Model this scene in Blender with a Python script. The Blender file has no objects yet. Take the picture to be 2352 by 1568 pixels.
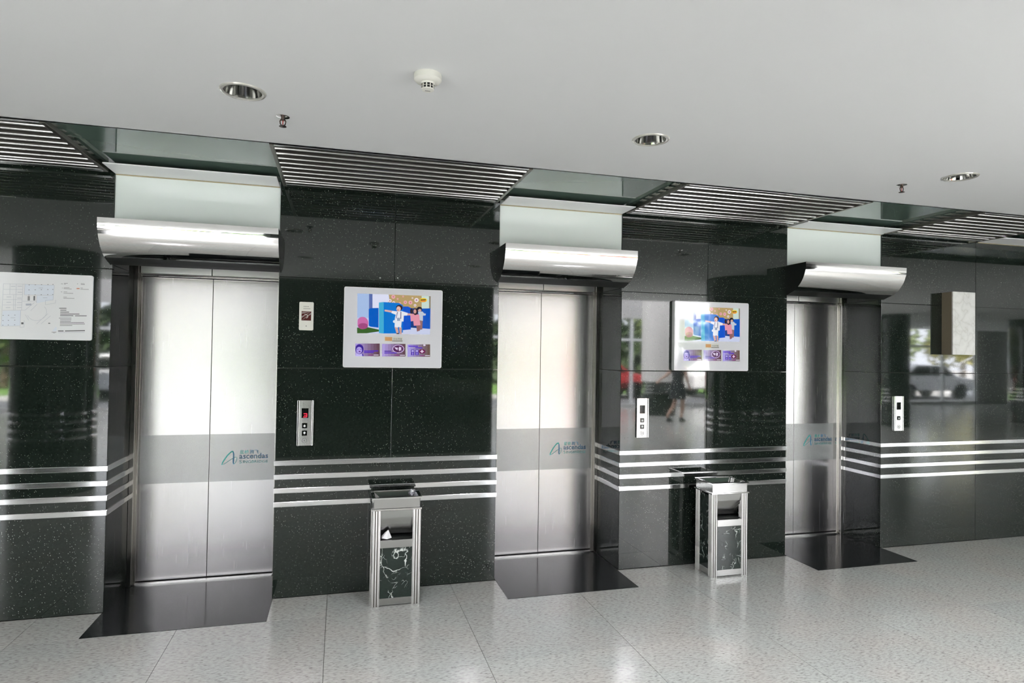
import bpy, math, random
from mathutils import Vector, Matrix
from mathutils.geometry import tessellate_polygon
random.seed(7)
S = bpy.context.scene
COL = S.collection

# ---------------------------------------------------------------- camera, world, lights, exposure
cam_d = bpy.data.cameras.new('camera'); cam = bpy.data.objects.new('camera', cam_d); COL.objects.link(cam)
cam_d.sensor_width = 36; cam_d.lens = 1439.38/2352*36; cam_d.clip_start = 0.02; cam_d.clip_end = 400
FW = Vector((0.26413, 0.964322, 0.017832)); RT = Vector((0.964292, -0.264403, 0.0152)); UP = Vector((-0.019372, -0.01318, 0.999725))
M = Matrix(((RT.x, UP.x, -FW.x, 0), (RT.y, UP.y, -FW.y, -4.4337), (RT.z, UP.z, -FW.z, 1.65), (0, 0, 0, 1)))
cam.matrix_world = M
S.camera = cam
S.view_settings.view_transform = 'Standard'; S.view_settings.look = 'None'
S.view_settings.gamma = 1; S.view_settings.use_curve_mapping = False; S.view_settings.exposure = 2.25

W = bpy.data.worlds.new('sky'); S.world = W; W.use_nodes = True
bg = W.node_tree.nodes['Background']; bg.inputs['Color'].default_value = (0.90, 0.94, 1.0, 1); bg.inputs['Strength'].default_value = 2.8

def light(name, kind, loc, rot, energy, color=(1, 1, 1), size=None, size_y=None, angle=None, spot=None):
    l = bpy.data.lights.new(name, kind); l.energy = energy; l.color = color
    if kind == 'AREA':
        l.shape = 'RECTANGLE' if size_y else 'DISK'; l.size = size
        if size_y: l.size_y = size_y
    if angle is not None: l.angle = angle
    if spot: l.spot_size = spot; l.spot_blend = 0.6; l.shadow_soft_size = 0.06
    o = bpy.data.objects.new(name, l); o.location = loc; o.rotation_euler = rot; COL.objects.link(o); return o
# sun outdoors, high behind the building so the trees beyond the glass are front lit
light('sun', 'SUN', (0, 0, 20), (math.radians(-38), 0, math.radians(20)), 18.0, (1, 0.95, 0.86), angle=0.01)
# added fill lamp under the closed hall roof, brightens lobby and hall
light('hall_roof_fill', 'AREA', (6, -10.2, 5.1), (0, 0, 0), 3050, (0.945, 0.935, 1.0), 34, 5.6)
# row of lit ceiling lamps behind the camera's upper frame edge (see LIT)
LIT = [(-2.4, -3.3), (-0.41, -3.3), (1.62, -3.3), (3.75, -3.3), (5.76, -3.3), (7.8, -3.3)]
for x, y in LIT:
    light('downlight_bulb', 'SPOT', (x, y, 2.70), (0, 0, 0), 35, (0.965, 0.94, 1.0), spot=math.radians(140))

C = S.cycles
C.use_denoising = True; C.max_bounces = 12; C.diffuse_bounces = 5; C.glossy_bounces = 7; C.transmission_bounces = 6; C.transparent_max_bounces = 12
C.caustics_reflective = False; C.caustics_refractive = False; C.sample_clamp_indirect = 12; C.blur_glossy = 0.5

# ---------------------------------------------------------------- material helpers
def new_mat(name):
    m = bpy.data.materials.new(name); m.use_nodes = True
    nt = m.node_tree; b = nt.nodes['Principled BSDF']; return m, nt, b
def pbr(name, col, rough=0.5, metal=0.0, ior=1.5, coat=0.0, aniso=0.0, emis=None, es=1.0, bump=None):
    m, nt, b = new_mat(name)
    b.inputs['Base Color'].default_value = (*col, 1); b.inputs['Roughness'].default_value = rough
    b.inputs['Metallic'].default_value = metal; b.inputs['IOR'].default_value = ior
    b.inputs['Coat Weight'].default_value = coat; b.inputs['Coat Roughness'].default_value = 0.03
    b.inputs['Anisotropic'].default_value = aniso
    if emis: b.inputs['Emission Color'].default_value = (*emis, 1); b.inputs['Emission Strength'].default_value = es
    if bump:
        n = nt.nodes.new('ShaderNodeTexNoise'); n.inputs['Scale'].default_value = bump[0]; n.inputs['Detail'].default_value = 3
        bp = nt.nodes.new('ShaderNodeBump'); bp.inputs['Strength'].default_value = bump[1]; bp.inputs['Distance'].default_value = 0.01
        g = nt.nodes.new('ShaderNodeNewGeometry')
        nt.links.new(g.outputs['Position'], n.inputs['Vector']); nt.links.new(n.outputs['Fac'], bp.inputs['Height']); nt.links.new(bp.outputs['Normal'], b.inputs['Normal'])
    return m
def ramp(nt, stops, src):
    r = nt.nodes.new('ShaderNodeValToRGB'); e = r.color_ramp.elements
    while len(e) > 1: e.remove(e[-1])
    e[0].position = stops[0][0]; e[0].color = (*stops[0][1], 1)
    for p, c in stops[1:]:
        k = e.new(p); k.color = (*c, 1)
    nt.links.new(src, r.inputs['Fac']); return r
def pos(nt, scale=(1, 1, 1), rot=(0, 0, 0)):
    g = nt.nodes.new('ShaderNodeNewGeometry'); mp = nt.nodes.new('ShaderNodeMapping')
    mp.inputs['Scale'].default_value = scale; mp.inputs['Rotation'].default_value = rot
    nt.links.new(g.outputs['Position'], mp.inputs['Vector']); return mp.outputs['Vector']
def mixc(nt, a, b, f, mode='MIX'):
    m = nt.nodes.new('ShaderNodeMix'); m.data_type = 'RGBA'; m.blend_type = mode
    for sock, v in ((m.inputs[6], a), (m.inputs[7], b), (m.inputs[0], f)):
        if hasattr(v, 'links') or hasattr(v, 'is_output'): nt.links.new(v, sock)
        else: sock.default_value = v if isinstance(v, float) else (*v, 1)
    return m.outputs[2]

def granite_dark(name, base, fleck, dens=0.045, rough=0.035, ior=1.72):
    m, nt, b = new_mat(name)
    v = nt.nodes.new('ShaderNodeTexVoronoi'); v.inputs['Scale'].default_value = 215; v.inputs['Randomness'].default_value = 1
    nt.links.new(pos(nt), v.inputs['Vector'])
    sep = nt.nodes.new('ShaderNodeSeparateColor'); nt.links.new(v.outputs['Color'], sep.inputs[0])
    r1 = ramp(nt, [(0.0, (1, 1, 1)), (dens, (1, 1, 1)), (dens+0.004, (0, 0, 0))], sep.outputs[0])
    r2 = ramp(nt, [(0.0, (1, 1, 1)), (0.3, (1, 1, 1)), (0.42, (0, 0, 0))], v.outputs['Distance'])
    mul = nt.nodes.new('ShaderNodeMath'); mul.operation = 'MULTIPLY'
    nt.links.new(r1.outputs[0], mul.inputs[0]); nt.links.new(r2.outputs[0], mul.inputs[1])
    n = nt.nodes.new('ShaderNodeTexNoise'); n.inputs['Scale'].default_value = 60; n.inputs['Detail'].default_value = 6
    nt.links.new(pos(nt), n.inputs['Vector'])
    c0 = ramp(nt, [(0.3, tuple(c*0.5 for c in base)), (0.62, tuple(c*1.35 for c in base))], n.outputs['Fac'])
    n2 = nt.nodes.new('ShaderNodeTexNoise'); n2.inputs['Scale'].default_value = 1.3; n2.inputs['Detail'].default_value = 2
    nt.links.new(pos(nt), n2.inputs['Vector'])
    dens2 = ramp(nt, [(0.38, (0.1, 0.1, 0.1)), (0.62, (1, 1, 1))], n2.outputs['Fac'])
    m2 = nt.nodes.new('ShaderNodeMath'); m2.operation = 'MULTIPLY'
    nt.links.new(mul.outputs[0], m2.inputs[0]); nt.links.new(dens2.outputs[0], m2.inputs[1])
    nt.links.new(mixc(nt, c0.outputs[0], fleck, m2.outputs[0]), b.inputs['Base Color'])
    b.inputs['Roughness'].default_value = rough; b.inputs['IOR'].default_value = ior
    return m
def floor_stone(name):
    m, nt, b = new_mat(name)
    vec = pos(nt, (38, 95, 40), (0, 0, math.radians(38)))
    n = nt.nodes.new('ShaderNodeTexNoise'); n.inputs['Scale'].default_value = 1; n.inputs['Detail'].default_value = 5; n.inputs['Roughness'].default_value = 0.6
    nt.links.new(vec, n.inputs['Vector'])
    r = ramp(nt, [(0.27, (0.17, 0.17, 0.155)), (0.40, (0.38, 0.38, 0.36)), (0.52, (0.47, 0.475, 0.45)), (0.75, (0.56, 0.565, 0.54))], n.outputs['Fac'])
    v = nt.nodes.new('ShaderNodeTexVoronoi'); v.inputs['Scale'].default_value = 0.9
    nt.links.new(pos(nt, (45, 120, 45), (0, 0, math.radians(30))), v.inputs['Vector'])
    sep = nt.nodes.new('ShaderNodeSeparateColor'); nt.links.new(v.outputs['Color'], sep.inputs[0])
    r1 = ramp(nt, [(0.0, (1, 1, 1)), (0.07, (1, 1, 1)), (0.08, (0, 0, 0))], sep.outputs[0])
    r2 = ramp(nt, [(0.0, (1, 1, 1)), (0.2, (1, 1, 1)), (0.45, (0, 0, 0))], v.outputs['Distance'])
    mul = nt.nodes.new('ShaderNodeMath'); mul.operation = 'MULTIPLY'
    nt.links.new(r1.outputs[0], mul.inputs[0]); nt.links.new(r2.outputs[0], mul.inputs[1])
    m3 = nt.nodes.new('ShaderNodeMath'); m3.operation = 'MULTIPLY'; m3.inputs[1].default_value = 0.75
    nt.links.new(mul.outputs[0], m3.inputs[0])
    c = mixc(nt, r.outputs[0], (0.16, 0.155, 0.14), m3.outputs[0])
    big = nt.nodes.new('ShaderNodeTexNoise'); big.inputs['Scale'].default_value = 2.2; big.inputs['Detail'].default_value = 2
    nt.links.new(pos(nt), big.inputs['Vector'])
    tint = ramp(nt, [(0.35, (1.0, 0.975, 0.95)), (0.65, (0.96, 1.0, 0.99))], big.outputs['Fac'])
    c = mixc(nt, c, tint.outputs[0], 1.0, 'MULTIPLY')
    oi = nt.nodes.new('ShaderNodeObjectInfo'); rr = ramp(nt, [(0, (0.94, 0.94, 0.94)), (1, (1.05, 1.045, 1.03))], oi.outputs['Random'])
    c = mixc(nt, c, rr.outputs[0], 1.0, 'MULTIPLY')
    nt.links.new(c, b.inputs['Base Color'])
    b.inputs['Roughness'].default_value = 0.16; b.inputs['IOR'].default_value = 1.55
    return m
def marble_black(name):
    m, nt, b = new_mat(name)
    n = nt.nodes.new('ShaderNodeTexNoise'); n.inputs['Scale'].default_value = 5; n.inputs['Detail'].default_value = 4
    p = pos(nt); nt.links.new(p, n.inputs['Vector'])
    mx = nt.nodes.new('ShaderNodeMix'); mx.data_type = 'VECTOR'; mx.inputs[0].default_value = 0.22
    nt.links.new(p, mx.inputs[4]); nt.links.new(n.outputs['Color'], mx.inputs[5])
    v = nt.nodes.new('ShaderNodeTexVoronoi'); v.feature = 'DISTANCE_TO_EDGE'; v.inputs['Scale'].default_value = 9
    nt.links.new(mx.outputs[1], v.inputs['Vector'])
    r = ramp(nt, [(0.0, (1, 1, 1)), (0.010, (0.7, 0.7, 0.7)), (0.022, (0, 0, 0))], v.outputs['Distance'])
    n2 = nt.nodes.new('ShaderNodeTexNoise'); n2.inputs['Scale'].default_value = 9; nt.links.new(p, n2.inputs['Vector'])
    r2 = ramp(nt, [(0.46, (0, 0, 0)), (0.56, (1, 1, 1))], n2.outputs['Fac'])
    mul = nt.nodes.new('ShaderNodeMath'); mul.operation = 'MULTIPLY'
    nt.links.new(r.outputs[0], mul.inputs[0]); nt.links.new(r2.outputs[0], mul.inputs[1])
    v2 = nt.nodes.new('ShaderNodeTexVoronoi'); v2.feature = 'DISTANCE_TO_EDGE'; v2.inputs['Scale'].default_value = 21; nt.links.new(mx.outputs[1], v2.inputs['Vector'])
    q1 = ramp(nt, [(0.0, (0.8, 0.8, 0.8)), (0.012, (0.35, 0.35, 0.35)), (0.03, (0, 0, 0))], v2.outputs['Distance'])
    n3 = nt.nodes.new('ShaderNodeTexNoise'); n3.inputs['Scale'].default_value = 13; nt.links.new(p, n3.inputs['Vector'])
    q2 = ramp(nt, [(0.52, (0, 0, 0)), (0.60, (1, 1, 1))], n3.outputs['Fac'])
    mu2 = nt.nodes.new('ShaderNodeMath'); mu2.operation = 'MULTIPLY'; nt.links.new(q1.outputs[0], mu2.inputs[0]); nt.links.new(q2.outputs[0], mu2.inputs[1])
    ad = nt.nodes.new('ShaderNodeMath'); ad.operation = 'MAXIMUM'; nt.links.new(mul.outputs[0], ad.inputs[0]); nt.links.new(mu2.outputs[0], ad.inputs[1]); mul = ad
    nt.links.new(mixc(nt, (0.012, 0.022, 0.018), (0.62, 0.66, 0.62), mul.outputs[0]), b.inputs['Base Color'])
    b.inputs['Roughness'].default_value = 0.05; b.inputs['IOR'].default_value = 1.7
    return m
def marble_white(name):
    m, nt, b = new_mat(name)
    p = pos(nt)
    n = nt.nodes.new('ShaderNodeTexNoise'); n.inputs['Scale'].default_value = 6; n.inputs['Detail'].default_value = 5; nt.links.new(p, n.inputs['Vector'])
    mx = nt.nodes.new('ShaderNodeMix'); mx.data_type = 'VECTOR'; mx.inputs[0].default_value = 0.25
    nt.links.new(p, mx.inputs[4]); nt.links.new(n.outputs['Color'], mx.inputs[5])
    v = nt.nodes.new('ShaderNodeTexVoronoi'); v.feature = 'DISTANCE_TO_EDGE'; v.inputs['Scale'].default_value = 11; nt.links.new(mx.outputs[1], v.inputs['Vector'])
    r = ramp(nt, [(0.0, (0.66, 0.65, 0.61)), (0.04, (0.76, 0.755, 0.73)), (0.3, (0.83, 0.825, 0.80))], v.outputs['Distance'])
    nt.links.new(r.outputs[0], b.inputs['Base Color']); b.inputs['Roughness'].default_value = 0.35
    return m
def brushed(name, col, rough, sx=2, sz=400, amt=0.05):
    """brushed stainless: fine hairlines as roughness variation"""
    m, nt, b = new_mat(name)
    n = nt.nodes.new('ShaderNodeTexNoise'); n.inputs['Scale'].default_value = 1; n.inputs['Detail'].default_value = 2
    nt.links.new(pos(nt, (sz, sz, sx)), n.inputs['Vector'])
    mr = nt.nodes.new('ShaderNodeMapRange'); mr.inputs['To Min'].default_value = rough-amt; mr.inputs['To Max'].default_value = rough+amt
    nt.links.new(n.outputs['Fac'], mr.inputs['Value']); nt.links.new(mr.outputs[0], b.inputs['Roughness'])
    b.inputs['Base Color'].default_value = (*col, 1); b.inputs['Metallic'].default_value = 1
    return m
def glass_mat(name, tint=(0.955, 0.955, 0.965)):
    m, nt, b = new_mat(name); nt.nodes.remove(b); out = nt.nodes['Material Output']
    t = nt.nodes.new('ShaderNodeBsdfTransparent'); t.inputs[0].default_value = (*tint, 1)
    g = nt.nodes.new('ShaderNodeBsdfGlossy'); g.inputs['Roughness'].default_value = 0.02
    f = nt.nodes.new('ShaderNodeFresnel'); f.inputs[0].default_value = 1.45
    mx = nt.nodes.new('ShaderNodeMixShader'); gm = nt.nodes.new('ShaderNodeNewGeometry'); iv = nt.nodes.new('ShaderNodeMath'); iv.operation = 'SUBTRACT'; iv.inputs[0].default_value = 1; ml = nt.nodes.new('ShaderNodeMath'); ml.operation = 'MULTIPLY'
    nt.links.new(gm.outputs['Backfacing'], iv.inputs[1]); nt.links.new(f.outputs[0], ml.inputs[0]); nt.links.new(iv.outputs[0], ml.inputs[1]); nt.links.new(ml.outputs[0], mx.inputs[0]); nt.links.new(t.outputs[0], mx.inputs[1]); nt.links.new(g.outputs[0], mx.inputs[2])
    nt.links.new(mx.outputs[0], out.inputs[0]); return m

GRAN = granite_dark('dark_green_granite', (0.011, 0.0165, 0.013), (0.42, 0.45, 0.40))
CORE = pbr('wall_core', (0.03, 0.035, 0.03), 0.7)
FLOORM = floor_stone('pale_granite_tile')
GROUT = pbr('dark_joint', (0.10, 0.10, 0.09), 0.7)
THRESH = granite_dark('black_threshold_stone', (0.010, 0.012, 0.012), (0.05, 0.05, 0.05), 0.02, 0.11, 1.40)
CEIL = pbr('ceiling_paint', (0.74, 0.745, 0.75), 0.9)
LEDGEW = pbr('ledge_white', (0.95, 0.955, 0.97), 0.4)
WHITE = pbr('white_paint', (0.88, 0.89, 0.90), 0.45)
PANE = pbr('back_painted_pale_glass', (0.86, 0.92, 0.90), 0.03, ior=1.5)
SOFF = pbr('dark_teal_glass', (0.11, 0.165, 0.135), 0.03, ior=1.85)
DOORM = brushed('brushed_stainless_door', (0.405, 0.395, 0.405), 0.25)
STEEL = brushed('brushed_steel', (0.62, 0.62, 0.61), 0.22)
HEADM = brushed('bright_header_steel', (0.85, 0.84, 0.84), 0.3)
FRAMEM = brushed('jamb_steel', (0.58, 0.56, 0.53), 0.16)
CHROME = pbr('polished_chrome', (0.80, 0.79, 0.78), 0.035, metal=1)
RINGM = pbr('glossy_cream_ring', (0.62, 0.61, 0.56), 0.15, metal=0.35)
REFLM = pbr('lamp_reflector', (0.42, 0.42, 0.40), 0.12, metal=1)
STRIPM = pbr('polished_aluminium_strip', (0.86, 0.86, 0.87), 0.10, metal=1)
SLATM = pbr('polished_slat', (0.93, 0.92, 0.90), 0.22, metal=1)
SLATD = pbr('grille_brown_metal', (0.16, 0.15, 0.13), 0.3, metal=0.8)
BLACK = pbr('black_void', (0.012, 0.014, 0.013), 0.45)
BLACKG = pbr('black_gloss', (0.008, 0.010, 0.009), 0.06, ior=1.6)
BRONZE = pbr('bronze_edge', (0.42, 0.34, 0.2), 0.35, metal=0.7)
FILM = pbr('frosted_film', (0.78, 0.82, 0.82), 0.3, ior=1.5); FILM.node_tree.nodes['Principled BSDF'].inputs['Alpha'].default_value = 0.24
WPLAST = pbr('white_plastic', (0.86, 0.86, 0.88), 0.25)
CREAMP = pbr('cream_plastic', (0.78, 0.77, 0.71), 0.35)
TEAL = pbr('teal_print', (0.02, 0.40, 0.36), 0.4)
BLUE = pbr('blue_print', (0.012, 0.15, 0.30), 0.4)
GREYTEAL = pbr('greyteal_print', (0.10, 0.30, 0.30), 0.4)
NAVY = pbr('navy_print', (0.02, 0.10, 0.20), 0.4)
MBLACK = marble_black('black_marble_white_veins')
MWHITE = marble_white('white_veined_marble')
BROWNST = pbr('brown_stone_side', (0.24, 0.20, 0.14), 0.4, bump=(30, 0.2))
GLASS = glass_mat('window_glass')
INK = pbr('grey_ink', (0.12, 0.12, 0.13), 0.6)
INKL = pbr('light_ink', (0.45, 0.47, 0.54), 0.6)
PAPER = pbr('crumpled_paper', (0.85, 0.85, 0.86), 0.5)

# ---------------------------------------------------------------- mesh helpers
class MB:
    def __init__(s): s.v = []; s.f = []; s.m = []; s.mats = []
    def mi(s, m):
        if m not in s.mats: s.mats.append(m)
        return s.mats.index(m)
    def add(s, vs, fs, mat=None):
        b = len(s.v); s.v += [tuple(p) for p in vs]; k = s.mi(mat) if mat else 0
        for f in fs: s.f.append(tuple(b+i for i in f)); s.m.append(k)
        return s
    def box(s, x0, x1, y0, y1, z0, z1, mat=None):
        vs = [(x, y, z) for x in (x0, x1) for y in (y0, y1) for z in (z0, z1)]
        return s.add(vs, [(0, 1, 3, 2), (4, 6, 7, 5), (0, 4, 5, 1), (2, 3, 7, 6), (0, 2, 6, 4), (1, 5, 7, 3)], mat)
    def prism(s, prof, a0, a1, axis='x', mat=None):
        """closed profile of 2D points swept along an axis; profile = (y,z) for x, (x,z) for y, (x,y) for z"""
        def P(p, a): return {'x': (a, p[0], p[1]), 'y': (p[0], a, p[1]), 'z': (p[0], p[1], a)}[axis]
        n = len(prof); vs = [P(p, a0) for p in prof]+[P(p, a1) for p in prof]
        fs = [(i, (i+1) % n, n+(i+1) % n, n+i) for i in range(n)]+[tuple(range(n))[::-1], tuple(range(n, 2*n))]
        return s.add(vs, fs, mat)
    def cyl(s, c, r0, r1, z0, z1, n=24, mat=None, caps=True):
        vs = []
        for z, r in ((z0, r0), (z1, r1)):
            vs += [(c[0]+r*math.cos(2*math.pi*i/n), c[1]+r*math.sin(2*math.pi*i/n), z) for i in range(n)]
        fs = [(i, (i+1) % n, n+(i+1) % n, n+i) for i in range(n)]
        if caps: fs += [tuple(range(n))[::-1], tuple(range(n, 2*n))]
        return s.add(vs, fs, mat)
    def lathe(s, c, prof, n=32, mat=None, closed=False):
        vs = []
        for r, z in prof: vs += [(c[0]+r*math.cos(2*math.pi*i/n), c[1]+r*math.sin(2*math.pi*i/n), z) for i in range(n)]
        fs = []
        for k in range(len(prof)-(0 if closed else 1)):
            k2 = (k+1) % len(prof)
            for i in range(n): fs.append((k*n+i, k*n+(i+1) % n, k2*n+(i+1) % n, k2*n+i))
        return s.add(vs, fs, mat)
    def tube(s, pts, r, n=8, mat=None):
        pts = [Vector(p) for p in pts]; vs = []
        for i, p in enumerate(pts):
            t = (pts[min(i+1, len(pts)-1)]-pts[max(i-1, 0)]).normalized()
            a = t.orthogonal().normalized() if i == 0 else (a-t*a.dot(t)).normalized()
            b = t.cross(a)
            rr = r[i] if isinstance(r, (list, tuple)) else r
            vs += [p+a*rr*math.cos(2*math.pi*k/n)+b*rr*math.sin(2*math.pi*k/n) for k in range(n)]
        m = len(pts)
        fs = [(i*n+k, i*n+(k+1) % n, (i+1)*n+(k+1) % n, (i+1)*n+k) for i in range(m-1) for k in range(n)]
        fs += [tuple(range(n))[::-1], tuple(range((m-1)*n, m*n))]
        return s.add(vs, fs, mat)
    def quad(s, a, b, c, d, mat=None): return s.add([a, b, c, d], [(0, 1, 2, 3)], mat)
    def build(s, name, mat=None, parent=None, smooth=False, bevel=0, loc=None):
        me = bpy.data.meshes.new(name); me.from_pydata(s.v, [], s.f)
        for m in (s.mats or [mat]): me.materials.append(m)
        if s.mats:
            for p, k in zip(me.polygons, s.m): p.material_index = k
        if smooth:
            for p in me.polygons: p.use_smooth = True
            me.set_sharp_from_angle(angle=math.radians(35))
        me.validate(); me.update()
        o = bpy.data.objects.new(name, me); COL.objects.link(o)
        if parent: o.parent = parent
        if loc: o.location = loc
        if bevel:
            b = o.modifiers.new('bevel', 'BEVEL'); b.width = bevel; b.segments = 2; b.limit_method = 'ANGLE'
        return o
def tag(o, label=None, cat=None, group=None, kind=None):
    if label: o['label'] = label
    if cat: o['category'] = cat
    if group: o['group'] = group
    if kind: o['kind'] = kind
    return o
def empty(name, loc=(0, 0, 0), **k):
    o = bpy.data.objects.new(name, None); o.location = loc; o.empty_display_size = 0.1; COL.objects.link(o); return tag(o, **k)
def copy_tree(o, parent=None):
    c = o.copy(); COL.objects.link(c); c.parent = parent
    for ch in list(o.children): copy_tree(ch, c)
    return c
def box(name, mat, parent, *a, bevel=0): return MB().box(*a).build(name, mat, parent, bevel=bevel)
def text(body, width, loc, mat, parent, name='lettering', bold=0.0, height=None, rot=(math.pi/2, 0, 0), spacing=1.0):
    c = bpy.data.curves.new(name, 'FONT'); c.body = body; c.size = 1; c.offset = bold; c.extrude = 0.0; c.space_character = spacing; c.resolution_u = 3
    c.materials.append(mat); o = bpy.data.objects.new(name, c); COL.objects.link(o); bpy.context.view_layer.update()
    w, h = max(o.dimensions.x, 1e-4), max(o.dimensions.y, 1e-4)
    me = bpy.data.meshes.new_from_object(o.evaluated_get(bpy.context.evaluated_depsgraph_get())); me.name = name
    bpy.data.objects.remove(o); bpy.data.curves.remove(c)
    if not me.materials: me.materials.append(mat)
    o = bpy.data.objects.new(name, me); COL.objects.link(o)
    k = width/w; o.rotation_euler = rot
    o.scale = (k, (height/h) if height else k, k); o.location = loc; o.parent = parent
    return o
def stroke(mb, pts, y, mat, smooth=4):
    """flat ribbon in the plane y: pts = (x, z, width); Catmull-Rom smoothed"""
    P = []
    n = len(pts)
    for i in range(n-1):
        p0, p1, p2, p3 = pts[max(i-1, 0)], pts[i], pts[i+1], pts[min(i+2, n-1)]
        for s in range(smooth):
            t = s/smooth
            P.append(tuple(0.5*((2*p1[k])+(-p0[k]+p2[k])*t+(2*p0[k]-5*p1[k]+4*p2[k]-p3[k])*t*t+(-p0[k]+3*p1[k]-3*p2[k]+p3[k])*t**3) for k in range(3)))
    P.append(pts[-1]); vs = []
    for i, (x, z, w) in enumerate(P):
        a, b = P[max(i-1, 0)], P[min(i+1, len(P)-1)]
        dx, dz = b[0]-a[0], b[1]-a[1]; L = math.hypot(dx, dz) or 1
        nx, nz = -dz/L*w/2, dx/L*w/2
        vs += [(x+nx, y, z+nz), (x-nx, y, z-nz)]
    mb.add(vs, [(2*i, 2*i+1, 2*i+3, 2*i+2) for i in range(len(P)-1)], mat)

# ---------------------------------------------------------------- measured layout (metres; y = 0 is the pier face, camera side is -y)
ZT = 2.734                      # ceiling plane
ZG = ZT+0.036                   # dark glass above the grilles
CE = -0.926                     # edge of the plaster ceiling
REC = 0.4165                    # depth of the lift recess
DY = 0.497                      # face of the lift doors
PIERS = [(-2.893, -1.383), (-0.403, 1.109), (2.085, 3.589), (4.564, 9.0)]
OPEN = [(-1.383, -0.403), (1.109, 2.085), (3.589, 4.564)]
ZS = [0.9095, 0.818, 0.727, 0.636]   # tops of the metal strips
SH = 0.034

# ---------------------------------------------------------------- floor
fl = MB().box(-16, 38, -14.2, 0.9, -0.3, -0.006).build('floor', GROUT)
tag(fl, 'pale speckled stone tile floor of the lift lobby', 'floor', kind='structure')
XJ = [-0.0522+0.8385*k for k in range(-19, 46)]
YJ = [0.0, -0.3575-0.0]+[-0.3575-0.806*k for k in range(1, 18)]
THR = [(-1.391, -0.4), (1.117, 2.078), (3.605, 4.574)]
def tile(x0, x1, y0, y1):
    g = 0.0013
    MB().box(x0+g, x1-g, y0+g, y1-g, -0.02, 0.0).build('tile', FLOORM, fl)
far = MB()
for j in range(len(YJ)-1):
    y1, y0 = YJ[j], YJ[j+1]
    for i in range(len(XJ)-1):
        x0, x1 = XJ[i], XJ[i+1]
        near = y0 > -4.5 and x0 > -3.6 and x1 < 8.2
        segs = [(x0, x1)]
        if j == 0:
            for a, b in THR:
                ns = []
                for p, q in segs:
                    if b <= p or a >= q: ns.append((p, q))
                    else:
                        if a > p+0.01: ns.append((p, a))
                        if b < q-0.01: ns.append((b, q))
                segs = ns
        for p, q in segs:
            if near: tile(p, q, y0, y1)
            else: far.box(p+0.0013, q-0.0013, y0+0.0013, y1-0.0013, -0.02, 0)
tag(far.build('tile_field', FLOORM, fl), kind='stuff')
for a, b in THR:
    MB().box(a, b, -0.356, 0.44, -0.02, 0.0012).build('threshold_slab', THRESH, fl)

# ---------------------------------------------------------------- back wall: granite piers, jambs, pale glass
wall = MB()
for a, b in PIERS: wall.box(a+0.028, b-0.028, 0.028, 1.4, 0, ZG)
for a, b in OPEN:
    wall.box(a, b, 0.9, 1.4, 0, ZG); wall.box(a, b, 0.05, 0.9, 2.40, ZG)
wall.box(-15, -2.93, 0.0, 1.4, 0, ZG+0.5)
wall = wall.build('wall_back', CORE); tag(wall, 'dark green granite lift wall with piers and recesses', 'wall', kind='structure')
ROWS = [(0.002, 0.62, 1), (0.62, 1.524, 2), (1.524, 2.135, 2), (2.135, ZG, 2)]
G = 0.0009
for pi, (a, b) in enumerate(PIERS):
    for z0, z1, n in ROWS:
        if pi == 3: xs = [a, 5.638, 6.9, 9.0]
        else: xs = [a, b] if n == 1 else [a, (a+b)/2+0.002, b]
        for x0, x1 in zip(xs, xs[1:]):
            MB().box(x0+(G if x0 != a else 0), x1-(G if x1 != b else 0), 0, 0.028, z0+G, z1-G).build('granite_slab', GRAN, wall, bevel=0.0025 if (x0 == a or x1 == b) else 0.0008)
    for z0, z1 in ((0.002, 0.62), (0.62, 1.524), (1.524, 2.16), (2.16, 2.42)):
        d = REC if z1 < 2.2 else 0.88
        if pi > 0: MB().box(a, a+0.028, 0.0285, d, z0+G, z1-G).build('granite_slab', GRAN, wall, bevel=0.0008)
        if pi < 3: MB().box(b-0.028, b, 0.0285, d, z0+G, z1-G).build('granite_slab', GRAN, wall, bevel=0.0008)
for a, b in OPEN:
    MB().box(a+0.001, b-0.001, 0.01, 0.022, 2.30, ZG-0.002).build('glass_panel', PANE, wall)
    MB().box(a, b, 0.022, 0.9, 2.36, 2.40).build('soffit_slab', GRAN, wall)

# metal strips: four per pier, with returns into the recess
for pi, (a, b) in enumerate(PIERS):
    t = empty('trim_%d' % (pi+1), label=['four metal strips across the pier beside the floor plan board', 'four metal strips across the pier behind the front left litter bin',
        'four metal strips across the pier with the washed-out wall screen', 'four metal strips across the far wall past the last lift'][pi], cat='trim', kind='structure')
    for z in ZS:
        m = MB().box(a-0.006, b+0.006, -0.007, -0.0002, z-SH, z)
        if pi > 0: m.box(a-0.006, a-0.0002, 0.0, REC-0.001, z-SH, z)
        if pi < 3: m.box(b+0.0002, b+0.006, 0.0, REC-0.001, z-SH, z)
        m.build('metal_strip', STRIPM, t, bevel=0.0025)

# ---------------------------------------------------------------- plaster ceiling with holes for the lamps, dark glass, white ledges
DL = [(-0.417, -1.598), (1.489, -1.585), (3.532, -1.562)]
HOLES = DL+LIT
def circle(c, r, n=28): return [Vector((c[0]+r*math.cos(2*math.pi*i/n), c[1]+r*math.sin(2*math.pi*i/n), 0)) for i in range(n)]
outer = [Vector(p) for p in ((-15, CE, 0), (-15, -7, 0), (11, -7, 0), (11, -13.6, 0), (37, -13.6, 0), (37, CE, 0))]
polys = [outer]+[circle(c, 0.078)[::-1] for c in HOLES]
flat = [p for q in polys for p in q]
cb = MB(); cb.add([(p.x, p.y, ZT) for p in flat], tessellate_polygon(polys))
cb.box(-15, 37, CE-0.012, CE, ZT, ZT+0.2); cb.box(-15, 11, -7.05, CE, ZT+0.22, ZT+0.34); cb.box(11, 37, -13.6, CE, ZT+0.22, ZT+0.34)
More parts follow.
